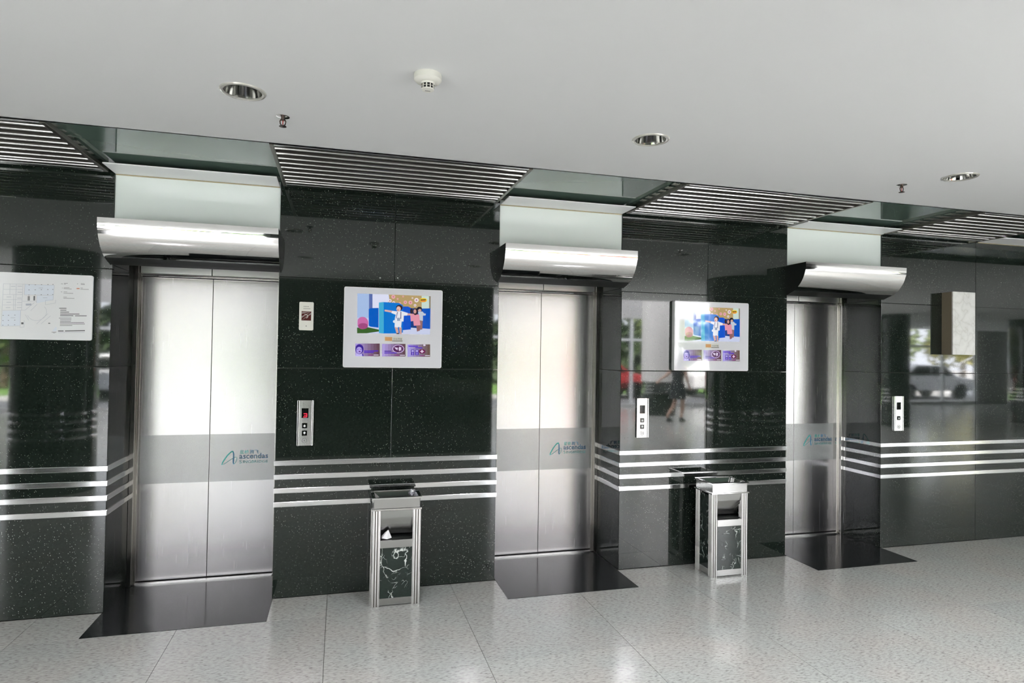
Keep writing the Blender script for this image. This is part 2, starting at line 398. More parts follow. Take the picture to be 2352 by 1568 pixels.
ce = cb.build('ceiling', CEIL); tag(ce, 'flat white plaster ceiling over the lift lobby', 'ceiling', kind='structure')
GX = [-15, -2.1, 0.35, 2.83, 5.0, 9.0, 37]
for x0, x1 in zip(GX, GX[1:]):
    MB().box(x0+0.0006, x1-0.0006, CE, 0.0, ZG, ZG+0.012).build('glass_panel', SOFF, ce)
MB().box(-15, 37, CE-0.02, 1.4, ZG+0.03, ZG+0.2).build('backing_board', CORE, ce)
LED = [(a, b) for a, b in OPEN]+[(5.655, 9.0)]
for i, (a, b) in enumerate(LED):
    t = MB().box(a+0.005, b-0.005, -0.235, -0.004, ZT-0.001, ZT+0.006, LEDGEW).box(a+0.005, b-0.005, -0.001, 0.0095, ZT-0.0055, ZT-0.001, BRONZE)
    t = t.build('trim_%d' % (i+5)); tag(t, ['white ledge above the nearest left lift', 'white ledge above the middle lift', 'white ledge above the right lift', 'white ledge at the top of the far right wall'][i], 'ledge', kind='structure')

# ---------------------------------------------------------------- slatted grilles under the dark glass, one in front of each pier
GR = [(-2.93, -1.403), (-0.383, 1.075), (2.09, 3.545), (4.535, 5.615)]
GL = ['slatted metal ceiling grille at the far left edge', 'slatted metal ceiling grille above the pier with the bright wall screen',
      'slatted metal ceiling grille between the middle and right lifts', 'shorter slatted metal ceiling grille at the far right']
SY = [-0.852, -0.762, -0.670, -0.579, -0.488, -0.395, -0.300, -0.208, -0.150]
for (a, b), lab in zip(GR, GL):
    g = empty('ceiling_grille', (a, -0.5, ZT), label=lab, cat='ceiling grille', group='slatted grilles above the piers')
    L = b-a; o = -0.5
    z0, z1 = -0.006, 0.018
    for nm, args in (('side_bar', (0, 0.022, -0.918-o, -0.05-o)), ('side_bar', (L-0.022, L, -0.918-o, -0.05-o)), ('end_bar', (0.022, L-0.022, -0.918-o, -0.898-o)), ('end_bar', (0.022, L-0.022, -0.105-o, -0.05-o))):
        MB().box(*args, z0, z1).build(nm, SLATD if nm == 'side_bar' else STEEL, g, bevel=0.002)
    for y in SY:
        m = MB().prism([(y-0.020-o, z1+0.004), (y-0.020-o, z0+0.010), (y-0.010-o, z0+0.006), (y+0.010-o, z0+0.006), (y+0.016-o, z0+0.010), (y+0.016-o, z1+0.004)], 0.022, L-0.022, 'x', SLATD)
        m.prism([(y-0.009-o, z0+0.0058), (y-0.007-o, z0+0.001), (y+0.003-o, z0), (y+0.007-o, z0+0.0058)], 0.022, L-0.022, 'x', SLATM).build('slat', SLATM, g)

# ---------------------------------------------------------------- lifts
def logo(parent, x0, z0, k):
    """k = metres per logo unit; logo box is 1920 x 610 units, origin bottom left"""
    y = DY-0.0016
    f = lambda cx, cy, w: (x0+(cx-190)*k, z0+(830-cy)*k, w*k)
    m = MB()
    stroke(m, [f(215, 815, 30), f(240, 720, 46), f(330, 560, 50), f(440, 400, 50), f(560, 270, 52), f(635, 232, 56), f(675, 290, 50)], y, TEAL)
    stroke(m, [f(215, 812, 20), f(330, 760, 30), f(480, 655, 26), f(600, 575, 24), f(680, 530, 30)], y, GREYTEAL)
    stroke(m, [f(690, 525, 26), f(760, 488, 26), f(812, 520, 26), f(805, 620, 26), f(765, 720, 24), f(715, 790, 20)], y, GREYTEAL)
    stroke(m, [f(665, 260, 40), f(684, 330, 52), f(688, 450, 56), f(684, 600, 56), f(682, 720, 54), f(705, 795, 34)], y-0.0003, BLUE)
    m.build('logo_emblem', TEAL, parent)
    t = lambda s, cx0, cx1, base, h, mat, b=0.0: text(s, (cx1-cx0)*k, (x0+(cx0-190)*k, y, z0+(830-base)*k), mat, parent, bold=b, height=h*k if h else None)
    t('星桥', 930, 1300, 340, None, TEAL); t('腾飞', 1345, 1715, 340, None, BLUE)
    t('ascendas', 918, 2112, 560, None, NAVY, 0.012)
    t('S', 918, 1015, 765, 155, GREYTEAL, 0.0); t('INGBRIDGE', 1060, 2092, 755, 118, GREYTEAL, 0.004)
LK = [(-0.812, 0.805, 0.000164), (1.687, 0.806, 0.000166), (4.182, 0.820, 0.000165)]
DLAB = ['brushed stainless lift doors nearest on the left, brightly reflecting', 'brushed stainless lift doors between the two wall screens, dark reflection at right', 'brushed stainless lift doors farthest right, between two piers']
for i, (a, b) in enumerate(OPEN):
    d = empty('door_%d' % (i+1), ((a+b)/2, DY, 0), label=DLAB[i], cat='lift door', kind='structure')
    inv = Matrix.Translation(-d.location)
    def P(o): o.matrix_parent_inverse = inv; return o
    c = (a+b)/2
    for x0, x1, nm in ((a+0.045, c-0.0018, 'door_leaf'), (c+0.0018, b-0.045, 'door_leaf')):
        lf = P(MB().box(x0, x1, DY, DY+0.03, 0.016, 2.145).build(nm, DOORM, d, bevel=0.001))
        tag(MB().box(x0+0.002, x1-0.002, DY-0.0012, DY-0.0002, 0.69, 1.03).build('frosted_band', FILM, lf), 'frosted film band')
        if x0 > c: logo(lf, *LK[i])
    P(MB().box(a, b, DY+0.032, DY+0.06, 0, 2.30).build('shaft_panel', BLACK, d))
    for x0, x1, s in ((a, a+0.045, 1), (b-0.045, b, -1)):
        fr = MB()
        if s > 0: fr.box(x0, x0+0.030, 0.4175, 0.53, 0.002, 2.215); fr.box(x0+0.030, x1, 0.455, 0.53, 0.002, 2.215)
        else: fr.box(x1-0.030, x1, 0.4175, 0.53, 0.002, 2.215); fr.box(x0, x1-0.030, 0.455, 0.53, 0.002, 2.215)
        P(fr.build('jamb', FRAMEM, d, bevel=0.002))
    for x0, x1 in ((a+0.036, c-0.003), (c+0.003, b-0.036)):
        P(MB().prism([(0.445, 2.166), (0.53, 2.166), (0.80, 2.325), (0.80, 2.335), (0.78, 2.335), (0.452, 2.222), (0.445, 2.216)], x0, x1).build('header_panel', HEADM, d))
    P(MB().box(a+0.036, b-0.036, 0.452, 0.50, 2.148, 2.162).build('rail', CHROME, d, bevel=0.003))
    P(MB().box(a+0.045, b-0.045, 0.440, DY+0.03, 0.0, 0.010).box(a+0.045, b-0.045, 0.440, 0.462, 0.010, 0.0135).build('sill', STEEL, d, bevel=0.001))

# chrome hoods over the lifts
PROF = [(-0.238, 2.412), (-0.236, 2.36), (-0.228, 2.335), (-0.214, 2.300), (-0.194, 2.268), (-0.168, 2.238), (-0.138, 2.213), (-0.105, 2.193)]
HL = ['curved chrome hood over the left lift, brightest reflections', 'curved chrome hood over the middle lift with dark reddish reflection', 'curved chrome hood over the right lift, beside the box sconce']
for i, (a, b) in enumerate(OPEN):
    c = (a+b)/2; w = 0.503
    h = empty('door_hood', (c, 0, 2.2), label=HL[i], cat='lift hood', group='chrome hoods over the lifts')
    def arc(n=5):
        out = []
        for k in range(len(PROF)-1):
            p0, p1, p2, p3 = PROF[max(k-1, 0)], PROF[k], PROF[k+1], PROF[min(k+2, len(PROF)-1)]
            for s in range(n):
                t = s/n; out.append(tuple(0.5*(2*p1[j]+(-p0[j]+p2[j])*t+(2*p0[j]-5*p1[j]+4*p2[j]-p3[j])*t*t+(-p0[j]+3*p1[j]-3*p2[j]+p3[j])*t**3) for j in (0, 1)))
        return out+[PROF[-1]]
    A = arc(); pr = [(y, z-2.2) for y, z in A]; inn = [(y+0.006, z-2.2+0.001) for y, z in A][::-1]
    inn[-1] = (pr[0][0]+0.006, pr[0][1])
    m = MB(); n = len(pr)
    vs = [(-w, *p) for p in pr]+[(w, *p) for p in pr]; fs = [(k, k+1, n+k+1, n+k) for k in range(n-1)]
    vs2 = [(-w, *p) for p in inn]+[(w, *p) for p in inn]
    m.add(vs, fs); m.add(vs2, fs); m.quad((-w, *pr[0]), (w, *pr[0]), (w, *inn[-1]), (-w, *inn[-1])); m.quad((-w, *pr[-1]), (w, *pr[-1]), (w, *inn[0]), (-w, *inn[0]))
    m.build('curved_cover', CHROME, h, smooth=True)
    MB().box(-w, w, -0.232, -0.001, 0.204, 0.211).build('top_plate', CHROME, h)
    side = [(y+0.004, z) for y, z in pr]+[(-0.040, -0.028), (-0.001, -0.040), (-0.001, 0.204)]
    for s in (-1, 1):
        x0, x1 = sorted((s*w, s*(w-0.004)))
        MB().prism(side, x0, x1).build('end_plate', BLACKG, h)
    MB().prism([(-0.105, -0.006), (-0.040, -0.027), (-0.001, -0.038), (-0.001, -0.030), (-0.040, -0.019), (-0.105, 0.002)], -w+0.004, w-0.004).build('underside_plate', BLACK, h)  # black colour stands in for the dark reflection under the hood

# ---------------------------------------------------------------- ceiling fittings
def downlight(x, y, lit):
    r = empty('ceiling_light', (x, y, ZT), cat='ceiling light')
    MB().lathe((0, 0), [(0.076, 0.0), (0.076, -0.004), (0.082, -0.007), (0.090, -0.005), (0.093, 0.0)], 40).build('trim_ring', RINGM, r, smooth=True)
    MB().lathe((0, 0), [(0.077, 0.001), (0.071, 0.03), (0.063, 0.07), (0.056, 0.11), (0.0001, 0.115)], 40).build('reflector', REFLM, r, smooth=True)
    if not lit:
        for dx in (-0.016, 0.016):
            MB().tube([(dx, -0.03, 0.10), (dx, -0.03, 0.06), (dx, 0.03, 0.06), (dx, 0.03, 0.10)], 0.007, 8).build('lamp_tube', WPLAST, r, smooth=True)
    else:
        MB().cyl((0, 0), 0.05, 0.05, 0.085, 0.095, 24).build('lamp', pbr('lit_lamp', (1, 1, 1), 0.5, emis=(1, 0.97, 0.85), es=2.5), r)
    return r
for (x, y), lab in zip(DL, ['round recessed ceiling light at upper left, beside a sprinkler head', 'round recessed ceiling light in the middle of the ceiling', 'round recessed ceiling light at the right end of the ceiling row']):
    downlight(x, y, False)['label'] = lab
for k, (x, y) in enumerate(LIT):
    r = downlight(x, y, True); r['label'] = 'lit round ceiling light above the viewer, seen mirrored in the granite'; r['group'] = 'lit ceiling lights behind the viewer'

sp = empty('sprinkler', (-0.278, -1.35, ZT), label='dark sprinkler head hanging beside the left ceiling light', cat='sprinkler')
MB().lathe((0, 0), [(0.0001, 0), (0.030, 0), (0.030, -0.003), (0.012, -0.007), (0.0001, -0.007)], 24).build('escutcheon', CHROME, sp, smooth=True)
MB().cyl((0, 0), 0.009, 0.008, -0.020, -0.004, 12).build('nozzle', pbr('dark_brass', (0.08, 0.06, 0.05), 0.3, metal=0.8), sp, smooth=True)
DB = bpy.data.materials['dark_brass']
for s in (-1, 1): MB().tube([(s*0.006, 0, -0.012), (s*0.013, 0, -0.024), (s*0.011, 0, -0.036), (s*0.003, 0, -0.046)], 0.0028, 6).build('yoke_arm', DB, sp, smooth=True)
MB().tube([(0, 0, -0.02), (0, 0, -0.044)], 0.0022, 6).build('glass_bulb', pbr('red_bulb', (0.45, 0.03, 0.02), 0.2), sp, smooth=True)
MB().lathe((0, 0), [(0.0001, -0.045), (0.016, -0.046), (0.017, -0.0485), (0.0001, -0.050)], 16).build('deflector', DB, sp, smooth=True)
s2 = copy_tree(sp); s2.location = (3.357, -1.32, ZT); s2['label'] = 'dark sprinkler head near the right end of the ceiling'

sd = empty('smoke_detector', (0.311, -1.99, ZT), label='white smoke detector on the ceiling above the bright wall screen', cat='smoke detector')
MB().lathe((0, 0), [(0.0001, 0), (0.053, 0), (0.054, -0.006), (0.054, -0.022), (0.046, -0.030), (0.030, -0.033), (0.0001, -0.033)], 40).build('base', CREAMP, sd, smooth=True)
MB().lathe((0, 0), [(0.028, -0.032), (0.0275, -0.038), (0.026, -0.040)], 32).build('collar', CREAMP, sd, smooth=True)
for k in range(10):
    an = 2*math.pi*k/10; q = MB(); r = 0.0245
    for z0 in (-0.041, -0.049):
        for da in (0.05,):
            a0, a1 = an-0.10, an+0.10
            q.add([(r*math.cos(t)*f, r*math.sin(t)*f, z) for z in (z0-0.011, z0+0.001) for t in (a0, a1) for f in (0.93, 1.0)], [(0, 1, 3, 2), (4, 6, 7, 5), (1, 5, 7, 3), (0, 2, 6, 4), (0, 4, 5, 1), (2, 3, 7, 6)])
    q.build('rib', CREAMP, sd)
MB().cyl((0, 0), 0.020, 0.020, -0.056, -0.033, 20).build('chamber', BLACK, sd)
MB().lathe((0, 0), [(0.026, -0.0475), (0.026, -0.0495)], 32).lathe((0, 0), [(0.0248, -0.057), (0.0235, -0.061), (0.012, -0.0635), (0.0001, -0.0635)], 32).build('cap', CREAMP, sd, smooth=True)
MB().box(-0.010, 0.010, -0.0018, 0.0018, -0.0642, -0.0630).build('test_slot', INK, sd)

# ---------------------------------------------------------------- wall fittings
def rounded(w, h, r, n=5):
    out = []
    for cx, cz, a0 in ((w/2-r, h/2-r, 0), (-w/2+r, h/2-r, 90), (-w/2+r, -h/2+r, 180), (w/2-r, -h/2+r, 270)):
        for k in range(n+1):
            a = math.radians(a0+90*k/n); out.append((cx+r*math.cos(a), cz+r*math.sin(a)))
    return out
def plate(name, mat, parent, w, h, r, y0, y1, cx=0, cz=0, bevel=0):
    return MB().prism([(x+cx, z+cz) for x, z in rounded(w, h, r)], y0, y1, 'y').build(name, mat, parent, bevel=bevel)

def poly(mb, pts, y, mat):
    ts = tessellate_polygon([[Vector((x, z, 0)) for x, z in pts]])
    mb.add([(x, y, z) for x, z in pts], ts, mat)
_em = {}
def em(r, g, b, k=1.0):
    key = (r, g, b)
    if key not in _em:
        f = lambda c: ((c/255+0.055)/1.055)**2.4 if c > 10 else c/255/12.92
        _em[key] = pbr('screen_colour', (0.01, 0.01, 0.01), 0.04, ior=2.3, emis=(f(r), f(g), f(b)), es=k*0.19)
    return _em[key]
TW, TH = 0.672, 0.549
def tvmap(cx, cy):
    u = v = 0.5
    for _ in range(5):
        v = (cy-125-65*u)/(1325-50*u); u = (cx-85+25*v)/1600
    return ((u-0.5)*TW, (0.5-v)*TH)
def tv():
    t = empty('wall_screen')
    plate('housing', WPLAST, t, TW, TH, 0.012, -0.040, -0.0006, bevel=0.002)
    plate('front_glass', pbr('white_back_painted_glass', (0.79, 0.79, 0.84), 0.04, ior=1.9), t, TW-0.012, TH-0.012, 0.008, -0.0425, -0.0402)
    Y = -0.0430; layer = [0]
    m = MB()
    def p(pts, rgb, dy=None):
        layer[0] += 1; poly(m, [tvmap(*q) for q in pts], Y-0.00004*layer[0], em(*rgb))
    def el(cx, cy, rx, ry, rgb, n=14, clip=None):
        pts = [(cx+rx*math.cos(2*math.pi*i/n), cy+ry*math.sin(2*math.pi*i/n)) for i in range(n)]
        if clip is not None: pts = [(max(x, clip), y) for x, y in pts]
        p(pts, rgb)
    p([(290, 240), (1480, 285), (1470, 915), (285, 890)], (205, 212, 240))
    p([(290, 240), (475, 247), (475, 640), (290, 640)], (170, 195, 235)); p([(530, 250), (790, 258), (790, 480), (530, 485)], (225, 228, 250))
    p([(475, 246), (530, 249), (530, 485), (475, 490)], (92, 112, 175))
    p([(790, 258), (1330, 278), (1330, 500), (760, 440), (800, 330)], (186, 160, 108))
    p([(1330, 279), (1455, 283), (1455, 500), (1330, 500)], (205, 225, 215)); p([(1455, 283), (1480, 285), (1478, 490), (1455, 490)], (140, 128, 105))
    for cx, cy, r, c in ((865, 295, 32, 'p'), (810, 360, 27, 'w'), (870, 395, 26, 'w'), (935, 330, 15, 'p'), (1060, 385, 28, 'p'), (1145, 390, 32, 'p'), (1245, 350, 36, 'w'), (1220, 435, 22, 'w'), (1178, 315, 14, 'w'), (1025, 290, 14, 'p'), (970, 405, 20, 'p')):
        el(cx, cy, r, r, (238, 178, 185) if c == 'p' else (240, 232, 228)); el(cx, cy, r*0.45, r*0.45, (215, 130, 150) if c == 'p' else (190, 130, 170))
    el(1358, 350, 62, 36, (240, 205, 50)); el(1358, 365, 45, 16, (235, 150, 60)); p([(1310, 340), (1400, 335), (1400, 352), (1310, 356)], (90, 70, 30))
    p([(285, 800), (460, 795), (640, 835), (640, 862), (430, 892), (285, 892)], (58, 98, 42))
    el(372, 725, 92, 102, (206, 112, 172), 20, 292); el(380, 775, 78, 50, (165, 75, 130), 16, 292)
    p([(470, 495), (500, 482), (626, 478), (626, 802), (500, 785), (470, 770)], (0, 92, 200))
    p([(1335, 488), (1476, 485), (1471, 822), (1340, 812)], (0, 84, 196)); p([(1150, 480), (1340, 490), (1340, 815), (1150, 800)], (20, 60, 130))
    p([(1018, 455), (1110, 455), (1132, 470), (1150, 480), (1150, 830), (1005, 842)], (0, 82, 208))
    p([(710, 382), (955, 398), (1020, 432), (1020, 880), (920, 895), (710, 895)], (0, 118, 214)); p([(632, 390), (710, 380), (710, 897), (632, 888)], (66, 176, 218))
    # two children at the back, one in front
    p([(1280, 680), (1345, 680), (1340, 830), (1300, 835)], (150, 110, 110)); p([(1270, 540), (1340, 535), (1375, 570), (1400, 570), (1395, 600), (1350, 605), (1350, 690), (1290, 680)], (196, 206, 220))
    el(1295, 505, 32, 36, (200, 160, 150)); el(1292, 490, 42, 32, (30, 28, 35)); el(1298, 515, 24, 22, (214, 172, 160))
    el(1160, 530, 22, 45, (40, 25, 35))
    p([(1240, 760), (1300, 760), (1300, 850), (1250, 865)], (150, 100, 100)); p([(1140, 580), (1200, 572), (1290, 590), (1300, 700), (1310, 760), (1200, 770), (1190, 690), (1150, 700)], (232, 152, 172))
    el(1225, 540, 40, 56, (42, 28, 34)); el(1218, 535, 24, 34, (216, 160, 152))
    p([(884, 790), (935, 800), (950, 870), (940, 900), (915, 895)], (214, 168, 160)); p([(955, 800), (1000, 795), (1000, 905), (970, 905)], (208, 160, 152))
    p([(725, 505), (760, 510), (850, 525), (845, 555), (760, 540), (722, 535)], (226, 178, 168)); p([(1090, 565), (1170, 572), (1165, 600), (1090, 600)], (222, 172, 164))
    p([(850, 525), (930, 535), (1000, 530), (1100, 560), (1090, 602), (1035, 605), (1030, 700), (1000, 700), (990, 802), (945, 790), (935, 800), (885, 790), (890, 640), (905, 590), (830, 560)], (236, 238, 245))
    el(885, 700, 28, 24, (225, 235, 245)); p([(925, 545), (938, 545), (915, 650), (905, 650)], (110, 100, 150)); p([(982, 540), (994, 540), (992, 655), (980, 655)], (70, 50, 110)); p([(925, 640), (975, 640), (975, 690), (925, 690)], (150, 165, 190))
    el(962, 475, 54, 48, (44, 22, 44)); el(950, 495, 36, 44, (236, 190, 176)); el(940, 512, 9, 12, (180, 90, 80)); p([(915, 890), (960, 890), (960, 905), (915, 905)], (60, 50, 60))
    m.build('video_picture', em(205, 212, 240), t)
    # maker's plate
    m = MB(); layer[0] = 0
    q = lambda pts, mat: poly(m, [tvmap(*k) for k in pts], Y-0.00005*len(m.f)-0.0002, mat)
    q([(718, 943), (1018, 950), (1014, 1036), (716, 1028)], pbr('sticker_cream', (0.70, 0.69, 0.64), 0.5)); q([(730, 953), (846, 956), (844, 1018), (730, 1014)], pbr('orange_print', (0.70, 0.36, 0.14), 0.5))
    pl = m.build('name_sticker', WPLAST, t)
    x0, z0 = tvmap(862, 998); x1, _ = tvmap(1002, 1000); text('分众传媒', x1-x0, (x0, Y-0.0018, z0), INK, pl)
    m = MB(); xs = 850
    for w in (14, 10, 14, 8, 16, 12, 14, 12, 14, 12):
        a, b = tvmap(xs, 1012), tvmap(xs+w, 1026); m.quad((a[0], Y-0.0018, a[1]), (b[0], Y-0.0018, a[1]), (b[0], Y-0.0018, b[1]), (a[0], Y-0.0018, b[1])); xs += w+4
    m.build('print_line', INK, pl)
    # three small pictures
    for k, (x0, x1, y0, y1) in enumerate(((258, 645, 1060, 1268), (682, 1062, 1066, 1272), (1095, 1470, 1074, 1278))):
        m = MB(); layer[0] = 0
        n = 8
        for j in range(n):
            t0, t1 = x0+(x1-x0)*j/n, x0+(x1-x0)*(j+1)/n; f = j/(n-1)
            c = (int(178-f*75), int(160-f*88), int(225-f*140)) if k < 2 else (int(172-f*60), int(160-f*70), int(232-f*150))
            p([(t0, y0), (t1, y0), (t1, y1), (t0, y1)], c)
        if k == 0:
            el(322, 1150, 66, 80, (60, 30, 150), 16); el(318, 1170, 46, 56, (178, 160, 235), 14); el(325, 1190, 16, 9, (90, 20, 110)); p([(285, 1150), (305, 1148), (305, 1156), (285, 1158)], (70, 30, 150)); p([(335, 1148), (356, 1150), (356, 1158), (335, 1156)], (70, 30, 150))
            p([(258, 1268), (275, 1225), (320, 1240), (370, 1225), (390, 1268)], (200, 190, 250)); p([(362, 1225), (380, 1228), (388, 1268), (370, 1268)], (60, 30, 160))
            p([(392, 1175), (620, 1172), (620, 1190), (392, 1192)], (84, 40, 200)); p([(392, 1200), (550, 1198), (550, 1214), (392, 1216)], (84, 40, 190))
        if k == 1:
            el(945, 1148, 96, 68, (215, 190, 240), 20); el(945, 1148, 84, 58, (88, 40, 90), 20); p([(880, 1120), (940, 1130), (930, 1170), (900, 1150)], (225, 205, 235)); p([(960, 1110), (1000, 1130), (960, 1190), (950, 1150)], (230, 215, 240)); el(985, 1165, 14, 10, (220, 200, 230))
            p([(720, 1178), (835, 1178), (835, 1194), (720, 1194)], (70, 30, 160)); p([(720, 1206), (920, 1206), (920, 1222), (720, 1222)], (84, 40, 190))
        if k == 2:
            p([(1112, 1096), (1270, 1098), (1270, 1114), (1112, 1112)], (84, 40, 200)); p([(1222, 1122), (1340, 1124), (1340, 1140), (1222, 1138)], (84, 40, 200)); el(1375, 1088, 20, 14, (235, 225, 245))
            for x in (1155, 1225): p([(x, 1160), (x+52, 1160), (x+52, 1250), (x, 1250)], (74, 40, 170)); p([(x+10, 1170), (x+42, 1170), (x+42, 1195), (x+10, 1195)], (200, 190, 245)); p([(x+18, 1205), (x+34, 1205), (x+34, 1245), (x+18, 1245)], (170, 150, 235))
            el(1335, 1190, 56, 38, (110, 20, 80), 12); p([(1325, 1165), (1345, 1165), (1345, 1215), (1325, 1215)], (235, 215, 240)); p([(1305, 1182), (1365, 1182), (1365, 1198), (1305, 1198)], (235, 215, 240))
        p([(x0+210, y1-26), (x0+275, y1-26), (x0+275, y1-14), (x0+210, y1-14)], (150, 60, 140)); p([(x0+290, y1-26), (x0+370, y1-26), (x0+370, y1-14), (x0+290, y1-14)], (225, 215, 235))
        m.build('small_picture', em(205, 212, 240), t)
    return t
t1 = tv(); t1.location = (0.3545, 0, 1.8075)
tag(t1, 'white framed advertising screen with clear bright picture, above the left bin', 'wall screen')
t2 = copy_tree(t1); t2.location = (2.8555, 0, 1.8045); t2['label'] = 'white framed advertising screen washed out by reflections, between middle and right lifts'

# evacuation plan board on the left pier
mp = empty('floor_plan_board', (-1.885, 0, 1.886), label='white floor plan board on the far left pier', cat='sign board')
plate('board', pbr('plan_board_white', (0.78, 0.78, 0.80), 0.12), mp, 0.804, 0.402, 0.012, -0.008, -0.0006)
# crop pixels of the photo (1803 px over 230 px, origin 0,600) -> board metres
def bm_(cx, cy):
    u = (cx-1690)/1803*230*0.002287*1.003; v = -((cy-275-0.055*(cx-1690)) /1803*230)*0.00267*1.0
    return (0.402+u-0.006, 0.201+v-0.004)
Yb = -0.0086
def line(mb, x0, y0, x1, y1, w=5, mat=INKL):
    a, b = bm_(x0, y0), bm_(x1, y1); dx, dz = b[0]-a[0], b[1]-a[1]; L = math.hypot(dx, dz) or 1; w = w*0.00029/2; nx, nz = -dz/L*w, dx/L*w
    mb.add([(a[0]+nx, Yb, a[1]+nz), (b[0]+nx, Yb, b[1]+nz), (b[0]-nx, Yb, b[1]-nz), (a[0]-nx, Yb, a[1]-nz)], [(0, 1, 2, 3)], mat)
m = MB()
tint = pbr('plan_tint', (0.68, 0.72, 0.80), 0.3)
for q in ([(475, 400), (1000, 425), (985, 600), (470, 580)], [(100, 860), (415, 860), (410, 1130), (80, 1125)], [(690, 600), (985, 610), (985, 690), (690, 740)]):
    poly(m, [bm_(*k) for k in q], Yb+0.0003, tint)
for L in ((100, 380, 1000, 425), (1000, 425, 985, 690), (985, 690, 850, 690), (100, 380, 80, 1130), (80, 1130, 400, 1135), (475, 400, 470, 585), (470, 585, 985, 605), (440, 400, 430, 860), (100, 480, 440, 490), (100, 570, 435, 580), (100, 660, 432, 670), (95, 755, 430, 765), (95, 850, 490, 858),
          (215, 385, 215, 570), (325, 390, 315, 855), (285, 580, 285, 850), (415, 860, 410, 1160), (410, 1160, 480, 1160), (480, 1160, 480, 1040), (440, 700, 690, 705), (690, 605, 690, 735), (490, 858, 650, 730), (590, 870, 700, 760), (500, 940, 560, 1040), (850, 690, 850, 770), (850, 770, 1030, 745), (1030, 745, 1030, 690), (700, 1110, 900, 930), (780, 1110, 950, 970)):
    line(m, *L)
for k in range(10):
    a0, a1 = math.radians(-40+k*20), math.radians(-20+k*20); line(m, 700+175*math.cos(a0), 900+150*math.sin(a0), 700+175*math.cos(a1), 900+150*math.sin(a1))
for x in (540, 560, 640, 655): line(m, x, 610, x, 690, 14, INK)
line(m, 500, 760, 600, 760, 40, INKL); line(m, 430, 1090, 470, 1090, 40, INK); line(m, 910, 1105, 945, 1105, 18, INK)
for x, y in ((160, 615), (160, 710), (150, 805), (345, 640), (345, 720), (345, 810), (345, 430), (240, 985), (720, 470), (800, 645), (350, 538), (230, 430)): line(m, x, y, x+80, y+2, 9)
for y in (410, 500, 590): 
    for x in (540, 650, 760, 875, 965): line(m, x, y, x+20, y, 10, INK)
for y in (940, 1030, 1112):
    for x in (100, 195, 305): line(m, x, y, x+18, y, 10, INK)
m.build('plan_drawing', INKL, mp)
m = MB()
for x, y, w in ((1120, 400, 35), (1172, 392, 70), (1172, 410, 35), (1140, 478, 14), (1170, 470, 105), (1170, 490, 145), (1122, 546, 24), (1170, 546, 65), (1170, 570, 175), (1170, 640, 60), (1170, 660, 200), (1410, 405, 20), (1480, 402, 70), (1480, 420, 75), (1475, 485, 45), (1475, 505, 155)): line(m, x, y, x+w, y+w*0.05, 7, INK)
line(m, 1405, 492, 1460, 494, 20, pbr('plan_red', (0.6, 0.2, 0.12), 0.5))
for x, y, w in ((1100, 840, 130), (1120, 875, 110), (1120, 910, 160), (1120, 945, 350), (1120, 975, 240), (1390, 985, 215)): line(m, x, y, x+w, y+w*0.03, 15, INK)
for x, y, w in ((1100, 1018, 225), (1120, 1048, 205), (1120, 1075, 200), (1120, 1098, 440), (1120, 1124, 455), (1120, 1150, 225)): line(m, x, y, x+w, y+w*0.03, 10, INK)
line(m, 1090, 1248, 1190, 1251, 20, INK); line(m, 1215, 1252, 1580, 1258, 20, INK); line(m, 1090, 1278, 1575, 1290, 8, INKL)
line(m, 975, 1265, 1060, 1267, 8, INK); line(m, 1000, 1280, 1040, 1282, 6, INK)
poly(m, [bm_(*k) for k in ((985, 1245), (1045, 1172), (1065, 1180), (1062, 1250))], Yb, tint)
m.build('plan_text', INK, mp)

# call panels
RED = pbr('red_segments', (0.3, 0, 0), 0.3, emis=(1, 0.02, 0.06), es=0.4)
def call_panel(single=False, lit=True):
    t = empty('call_panel')
    w, h = 0.103, 0.303
    MB().box(-w/2+0.014, w/2-0.012, -0.010, -0.0006, -h/2, h/2).build('face_plate', STEEL, t)
    for x0, x1 in ((-w/2, -w/2+0.013), (w/2-0.010, w/2)):
        MB().box(x0, x1, -0.014, -0.0006, -h/2, h/2).build('side_rail', STRIPM, t, bevel=0.002)
    ds = MB().box(-0.024, 0.020, -0.0112, -0.010, 0.034, 0.098).build('display', BLACKG, t)
    m = MB()
    for a in ((-0.010, 0.012, 0.060, 0.064), (0.008, 0.012, 0.040, 0.058), (-0.012, 0.010, 0.038, 0.042), (-0.008, 0.008, 0.049, 0.052)):
        m.box(a[0], a[1], -0.0118, -0.0112, a[2], a[3])
    if lit: m.build('lit_digit', RED, ds)
    for z, up in ((-0.018, 1), (-0.068, -1)):
        if single and up < 0: continue
        if single: z = -0.04
        b = plate('button', BLACKG, t, 0.033, 0.034, 0.004, -0.0125, -0.010, -0.003, z)
        m = MB(); s = up
        poly(m, [(-0.012, z-0.004*s), (0.006, z-0.004*s), (-0.003, z+0.008*s)], -0.0130, WHITE); m.box(-0.007, 0.001, -0.0131, -0.0126, min(z-0.009*s, z-0.003*s), max(z-0.009*s, z-0.003*s), WHITE)
        m.build('arrow', WHITE, b)
    k = MB().add([(-0.003+0.016*math.cos(2*math.pi*i/24), -0.0115, -0.117+0.016*math.sin(2*math.pi*i/24)) for i in range(24)]+[(-0.003+0.0135*math.cos(2*math.pi*i/24), -0.0115, -0.117+0.0135*math.sin(2*math.pi*i/24)) for i in range(24)], [(i, (i+1) % 24, 24+(i+1) % 24, 24+i) for i in range(24)]).build('key_switch', INK, t)
    MB().box(-0.005, -0.001, -0.0122, -0.010, -0.124, -0.110).build('keyhole', INK, k)
    return t
c1 = call_panel(); c1.location = (-0.217, 0, 1.1585); tag(c1, 'steel lift call panel with red lit digit, right of the left lift', 'call panel')
